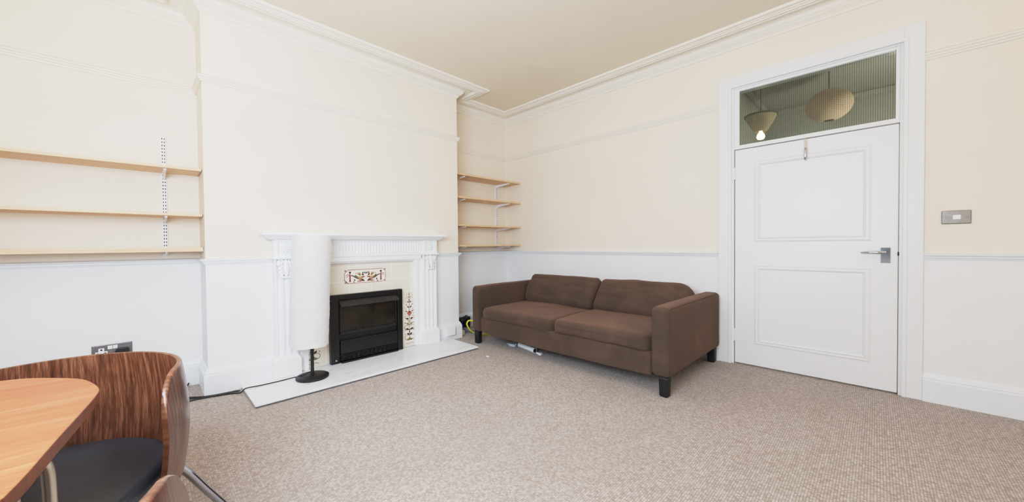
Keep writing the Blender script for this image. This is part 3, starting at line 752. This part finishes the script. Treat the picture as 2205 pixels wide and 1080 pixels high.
ymid = -1.850
for (ya, yb, sd, zz) in ((yi0-.002, ymid+.003, 11, .362), (ymid-.003, yi1+.002, 23, .372)):
    h = (.455, (ya-yb)/2, .062)
    def cf(p, h=h, sd=sd):
        u, v = p.x/h[0], p.y/h[1]
        q = soft(h, (.006, .004, .018), .006, 4, sd)(p)
        q.x += -.018*(1-v*v)*(1 if u < -.6 else 0)*(-(u+.6)/.4)*-1 if u < -.6 else 0
        q.z += .010*noise.noise(Vector((p.x*2.5+sd, p.y*2.5, 0)))
        q.x += .085*max(0, (abs(v)-.78)/.22)**2*max(0, (-u-.5)/.5)
        q.z += -.012*max(0, (abs(v)-.8)/.2)*max(0, (-u-.6)/.4)
        return q
    c_ = part('seat_cushion', MB().rbox((SX0-.022+.455, (ya+yb)/2, zz), h, .046, 5, 22, cf), FB, sf, smooth=True, angle=80)
    pp = MB(); zp = zz+.022
    pp.tube([Vector((SX0-.022+.455, (ya+yb)/2, zz))+Vector(cf(Vector((-h[0], t*(h[1]-.047), .020)))) for t in [k/12-1 for k in range(25)]], .0032, 6)
    local(pp, sf).build('piping', FB, c_, smooth=True)
for (ya, yb, sd, lean) in ((yi0-.012, ymid+.010, 31, 0), (ymid-.012, yi1-.010, 47, 1)):
    h = (.085, (ya-yb)/2, .190)
    def bf(p, h=h, sd=sd, lean=lean):
        v, w = p.y/h[1], p.z/h[2]
        q = soft(h, (.030, .003, .008), .007, 6, sd)(p)
        q.x *= 1-.28*max(0, w)
        f_ = noise.noise(Vector((sd, p.y*3, p.z*14)))*.008+noise.noise(Vector((sd+3, p.y*9, p.z*22)))*.004
        q.x += f_*(1 if p.x < 0 else 0)
        if lean:
            q.z += .012*noise.noise(Vector((p.y*4+2, 1, 0)))*max(0, w)
            if v < -.72: q.z -= .055*((-v-.72)/.28)**2*max(0, w)
        else:
            q.y += -.10*max(0, -w)*max(0, v)*.55
        return q
    mb = MB().rbox((0, 0, 0), h, .052, 5, 26, bf)
    tilt = Matrix.Translation((-.405, (ya+yb)/2, .570)) @ Matrix.Rotation(math.radians(33), 4, 'Y')
    mb.v = [tuple(tilt @ Vector(p)) for p in mb.v]
    part('back_cushion', mb, FB, sf, smooth=True, angle=80)
for (lx, ly) in ((SX0+.045, SY0-.060), (SX0+.040, SY1+.050), (SX1-.06, SY0-.060), (SX1-.055, SY1+.055)):
    m = MB(); r0, r1 = .036, .032
    p0 = [(lx+sx*r0, ly+sy*r0, .150) for sx, sy in ((-1, -1), (1, -1), (1, 1), (-1, 1))]
    p1 = [(lx+sx*r1, ly+sy*r1, .0) for sx, sy in ((-1, -1), (1, -1), (1, 1), (-1, 1))]
    m.add(p0+p1, [(0, 1, 2, 3), (7, 6, 5, 4)]+[(i, (i+1) % 4, 4+(i+1) % 4, 4+i) for i in range(4)])
    part('leg', m, M['leg'], sf, bevel=.014, seg=3)

# ------------------------------------------------------------------ bits on the floor
a_, b_ = Vector((-.99, -1.215, .027)), Vector((-1.045, -1.49, .027)); r_ = .026
pr = MB(); dirv = (b_-a_).normalized(); sd_ = dirv.cross(Vector((0, 0, 1))).normalized()
vs = []
for p in (a_, b_):
    for rr in (r_, r_-.004):
        vs += [p+sd_*rr*math.cos(2*PI*k/20)+Vector((0, 0, rr*math.sin(2*PI*k/20))) for k in range(20)]
for k in range(20):
    q = (k+1) % 20
pr.add(vs, [(k, (k+1) % 20, 40+(k+1) % 20, 40+k) for k in range(20)], 0)
pr.add(vs, [(20+k, 60+k, 60+(k+1) % 20, 20+(k+1) % 20) for k in range(20)], 1)
pr.add(vs, [(k, 20+k, 20+(k+1) % 20, (k+1) % 20) for k in range(20)]+[(40+k, 40+(k+1) % 20, 60+(k+1) % 20, 60+k) for k in range(20)], 0)
tag(pr.build('paper_roll', [M['sheet'], M['brown']], smooth=True), 'white rolled paper tube lying under the front of the sofa', 'paper roll')
def crumple(name, c, h, mat, label, cat, seed, amp=.5):
    def fn(p): return Vector(p)*(1+amp*noise.noise(Vector((p[0]*40+seed, p[1]*40, p[2]*60))))
    o = MB().rbox((c[0], c[1], h[2]*1.02), h, min(h)*.8, 3, 6, fn).build(name, M[mat], smooth=True, angle=25)
    zmin = min(v.co.z for v in o.data.vertices)
    for v in o.data.vertices: v.co.z -= zmin-.001
    return tag(o, label, cat)
crumple('plastic_wrapper', (-1.02, -1.135, 0), (.035, .040, .012), 'film', 'crumpled clear wrapper beside the paper tube under the sofa', 'wrapper', 3)
crumple('paper_flake', (-1.055, -1.560, 0), (.020, .030, .008), 'sheet', 'small white paper flake by the open end of the paper tube', 'paper', 9)
crumple('paper_scrap', (-1.471, -1.231, 0), (.010, .014, .004), 'sheet', 'tiny white scrap on the open carpet between hearth and sofa', 'paper', 5)
# things behind the chimney breast, left of the sofa
yh = MB().tube(smoothpath([(-.90, -.63, .010), (-.93, -.63, .05), (-1.00, -.62, .14), (-1.08, -.58, .200), (-1.150, -.535, .222), (-1.178, -.525, .19), (-1.165, -.522, .150), (-1.130, -.520, .105), (-1.085, -.520, .068), (-1.02, -.525, .038), (-.96, -.53, .016), (-.88, -.55, .010), (-.80, -.59, .010)]), .009, 12)
tag(yh.build('yellow_hose', M['yellow'], smooth=True), 'bright yellow hose curving down behind the left sofa arm', 'hose')
nz = MB().rbox((0, 0, 0), (.075, .026, .018), .014, 3, 2, lambda p: Vector((p[0], p[1]*(1-.25*p[0]/.075), p[2])))
mt = Matrix.Translation((-.955, -.265, .034)) @ Matrix.Rotation(-1.1, 4, 'Z') @ Matrix.Rotation(.16, 4, 'Y')
nz.v = [tuple(mt @ Vector(p)) for p in nz.v]
tag(nz.build('hose_nozzle', M['greyblue'], smooth=True, angle=60), 'grey plastic nozzle on the floor between chimney breast and sofa', 'nozzle')
bg = MB().rbox((-.900, -.100, .085), (.080, .062, .080), .03, 4, 3, lambda p: Vector(p)*(1+.25*noise.noise(Vector((p[0]*20, p[1]*20, p[2]*20)))))
o = bg.build('storage_bag', M['rubber'], smooth=True, angle=60); zmin = min(v.co.z for v in o.data.vertices)
for v in o.data.vertices: v.co.z -= zmin
tag(o, 'black crumpled bag on the floor in the alcove beside the sofa', 'bag')
tag(MB().rbox((-1.095, -.315, .030), (.028, .022, .028), .006, 3, 1).build('cardboard_packet', M['cream'], smooth=True, angle=50), 'small cream packet on the floor against the chimney breast corner', 'packet')

# ------------------------------------------------------------------ dining chairs
RIM = .705
def make_chair(name, label):
    # local frame: origin on the floor under the seat centre, chair faces -Y
    t = thing(name, label, 'chair', (0, 0, 0), 0, 'curved back dining chairs at the table')
    R0, ARM, TH = .329, .105, .016
    L = PI*R0+2*ARM
    def plan(s, r):            # s in [0, L] along the back, from the right arm end round to the left arm end (seen from above)
        if s < ARM: return Vector((r, -(ARM-s))), Vector((1, 0))
        if s > L-ARM: return Vector((-r, -(s-(L-ARM)))), Vector((-1, 0))
        a = (s-ARM)/R0; return Vector((r*math.cos(a), r*math.sin(a))), Vector((math.cos(a), math.sin(a)))
    NS, NZ = 110, 14; mb = MB(); uv = []; zb = .290
    RT, RB = .135, .07
    ss = []
    for i in range(NS+1):
        t_ = i/NS; e = .5-.5*math.cos(PI*t_); ss.append(L*(.55*t_+.45*e))
    ring = None
    for s in ss:
        e = max(1e-5, min(s, L-s))
        hi = RIM-.010*((s-L/2)/(L/2))**2; lo = zb
        if e < RT: hi -= RT-math.sqrt(max(0, RT*RT-(RT-e)**2))
        if e < RB: lo += RB-math.sqrt(max(0, RB*RB-(RB-e)**2))
        row = []
        for side in (1, -1):
            for j in range(NZ+1):
                w = j/NZ if side > 0 else 1-j/NZ
                z = lo+.006+(hi-lo-.012)*w
                bow = .020*math.sin(PI*(z-zb)/(RIM-zb))+.006
                p, nn = plan(s, R0+bow+(TH/2 if side > 0 else -TH/2))
                row.append((p.x, p.y, z)); uv.append((s, z))
            zc = hi if side > 0 else lo
            for off in ((.5, -.0), (0, .0), (-.5, -.0)) if side > 0 else ((-.5, 0), (0, 0), (.5, 0)):
                bow = .020*math.sin(PI*(zc-zb)/(RIM-zb))+.006
                p, nn = plan(s, R0+bow+off[0]*TH*.9)
                zz = zc-(.0022 if off[0] else 0)*(1 if side > 0 else -1)
                row.append((p.x, p.y, zz)); uv.append((s, zz))
        mb.v += row
        ring = len(row)
    for i in range(NS):
        for j in range(ring):
            a = i*ring+j; b = i*ring+(j+1) % ring
            mb.f.append((a, b, b+ring, a+ring)); mb.mi.append(0)
    mb.f.append(tuple(range(ring))); mb.f.append(tuple(range(NS*ring+ring-1, NS*ring-1, -1))); mb.mi += [0, 0]
    mb.uv = uv
    mb.build('backrest', M['walnut'], t, smooth=True, angle=70)
    st = MB(); outline = arc((0, 0), .304, 0, PI, 28)+[(-.300, -.06), (-.296, -.19), (-.272, -.28), (-.19, -.325), (0, -.335), (.19, -.325), (.272, -.28), (.296, -.19), (.300, -.06)]
    lay = [(.90, .318), (.985, .322), (1.0, .336), (1.0, .358), (.985, .370), (.94, .376), (.6, .380), (.25, .380)]
    n = len(outline)
    for f_, z in lay: st.v += [(x*f_, y*f_, z) for x, y in outline]
    for i in range(len(lay)-1):
        for k in range(n): st.f.append((i*n+k, i*n+(k+1) % n, (i+1)*n+(k+1) % n, (i+1)*n+k)); st.mi.append(0)
    st.f += [tuple(range(n-1, -1, -1)), tuple(range((len(lay)-1)*n, len(lay)*n))]; st.mi += [0, 0]
    st.build('seat', M['leather'], t, smooth=True, angle=60)
    for a in (25, 155, 215, 325):
        a = math.radians(a)
        p0 = Vector((.20*math.cos(a), .20*math.sin(a), .312)); p1 = Vector((.33*math.cos(a), .33*math.sin(a), .285)); p2 = Vector((.50*math.cos(a), .50*math.sin(a), .0))
        MB().tube(smoothpath([p0, p1-(p1-p0)*.25, p1+(p2-p1)*.08, p1.lerp(p2, .5), p2], 5), .014, 12).build('leg', M['chrome'], t, smooth=True)
    return t
def place(o, x, y, facing):
    o.location = (x, y, 0); o.rotation_euler = (0, 0, math.radians(facing+90))
def copy_tree(o, parent=None):
    c = o.copy(); COL.objects.link(c); c.parent = parent
    for ch in [q for q in bpy.data.objects if q.parent == o]: copy_tree(ch, c)
    return c
ch1 = make_chair('dining_chair', 'dark walnut curved back chair with a dark seat at the far corner of the table')
ch2 = copy_tree(ch1)
ch2['label'] = 'walnut chair at the near corner of the table, only its rounded arm end showing'
place(ch1, -4.130, -2.110, 248)
place(ch2, -4.190, -2.982, 79)

# ------------------------------------------------------------------ table
tb = thing('dining_table', 'orange brown wooden table with a rounded corner and bent chrome legs', 'table', (-4.3, -2.6, 0))
ux = Vector((-1, .12)).normalized(); uy = Vector((-.12, -1)).normalized()
edge = [(-4.232, -2.178), (-4.181, -2.201), (-4.127, -2.226), (-4.061, -2.292), (-4.013, -2.356), (-3.983, -2.444), (-3.971, -2.508), (-3.972, -2.553), (-3.981, -2.639), (-4.008, -2.846), (-4.023, -2.974), (-4.035, -3.05)]
edge = [(p.x, p.y) for p in [Vector((*q, 0)) for q in edge]]
edge = [(q.x, q.y) for q in smoothpath([(*q, 0) for q in edge], 4)]
full = [(-4.66, -2.105), (-4.45, -2.125), (-4.32, -2.145)]+edge+[(-4.06, -3.10), (-4.12, -3.16), (-4.22, -3.19), (-4.40, -3.20), (-4.66, -3.19)]
top = MB().prism(full, .7465-.030, .7465)
n = len(full)
for k in range(len(top.mi)): top.mi[k] = 0 if k == 1 else 1
part('tabletop', top, [M['table'], M['table_edge']], tb, bevel=.0025)
def bent_leg(x, y, zb_, dx, dy):
    return smoothpath([(x+dx, y+dy, .713), (x+dx*.75, y+dy*.75, .705), (x+dx*.25, y+dy*.25, zb_+.075), (x+dx*.05, y+dy*.05, zb_+.03), (x, y, zb_-.03), (x, y, zb_-.2), (x+.004, y, 0)], 6)
for (x, y, zb_, dx, dy) in ((-4.058, -2.525, .560, -.16, .02), (-4.099, -2.61, .545, -.16, -.02), (-4.63, -2.42, .56, .14, .02), (-4.63, -2.62, .56, .14, -.02)):
    part('leg', MB().tube(bent_leg(x, y, zb_, dx, dy), .0130, 14), M['satin'], tb, smooth=True)

# ------------------------------------------------------------------ light
def area(name, loc, rot, sx, sy, power, col):
    l = bpy.data.lights.new(name, 'AREA'); l.shape = 'RECTANGLE'; l.size = sx; l.size_y = sy; l.energy = power; l.color = col
    o = bpy.data.objects.new(name, l); COL.objects.link(o); o.location = loc; o.rotation_euler = rot; return o
area('window_daylight', (ROOM_L+.34, -3.25, 1.62), (0, math.radians(-90), math.radians(33)), 1.0, 1.5, 128, (.76, .88, 1.0))
area('rear_fill', (-3.3, ROOM_N+.05, 1.45), (math.radians(90), 0, 0), 2.6, 2.2, 28, (1.0, .92, .82))  # soft fill added against the near wall, which has no window
area('ceiling_fill', (-4.45, -2.3, 2.1), (math.radians(180), 0, 0), .35, .5, 25, (1.0, .88, .73))  # added uplight, brightens the left alcove off the ceiling
area('ceiling_fill', (-2.6, -4.9, 2.1), (math.radians(180), 0, 0), .6, .6, 32, (1.0, .86, .69))  # second added uplight, warm fill off the ceiling with no fixture
hl_ = bpy.data.lights.new('hall_fill', 'POINT'); hl_.energy = 50; hl_.color = (1, .93, .84); hl_.shadow_soft_size = .12  # extra light added to brighten the hall, no fixture there
ho = bpy.data.objects.new('hall_fill', hl_); COL.objects.link(ho); ho.location = (1.3, -4.3, 2.0)
w = bpy.data.worlds.new('daylight'); bpy.context.scene.world = w; w.use_nodes = True
bgd = w.node_tree.nodes['Background']; sky = w.node_tree.nodes.new('ShaderNodeTexSky')
try: sky.sky_type = 'HOSEK_WILKIE'
except Exception: pass
w.node_tree.links.new(sky.outputs[0], bgd.inputs['Color']); bgd.inputs['Strength'].default_value = .6

# ------------------------------------------------------------------ camera
yaw, pitch, roll, F = -0.785586, -0.0169055, -0.00919005, 785.621
f = Vector((-math.sin(yaw)*math.cos(pitch), math.cos(yaw)*math.cos(pitch), math.sin(pitch)))
r = Vector((math.cos(yaw), math.sin(yaw), 0)); u = r.cross(f)
r2 = r*math.cos(roll)+u*math.sin(roll); u2 = -r*math.sin(roll)+u*math.cos(roll)
cam = bpy.data.cameras.new('camera'); cam.sensor_width = 36; cam.sensor_fit = 'HORIZONTAL'; cam.lens = 36*F/2205; cam.clip_start = .02
co = bpy.data.objects.new('camera', cam); COL.objects.link(co)
co.matrix_world = Matrix(((r2.x, u2.x, -f.x, -3.87311), (r2.y, u2.y, -f.y, -3.99318), (r2.z, u2.z, -f.z, 1.12584), (0, 0, 0, 1)))
sc_ = bpy.context.scene; sc_.camera = co
sc_.view_settings.view_transform = 'Standard'; sc_.view_settings.look = 'None'; sc_.view_settings.exposure = -.22
sc_.view_settings.use_curve_mapping = True
cm = sc_.view_settings.curve_mapping; cm.use_clip = False; cm.extend = 'EXTRAPOLATED'
cv = cm.curves[3]
for x_, y_ in ((.10, .095), (.30, .33), (.55, .595), (.85, .79)): cv.points.new(x_, y_)
cv.points[-1].location = (1.6, 1.02); cm.update()
sc_.cycles.diffuse_bounces = 6; sc_.cycles.max_bounces = 12; sc_.cycles.use_denoising = True
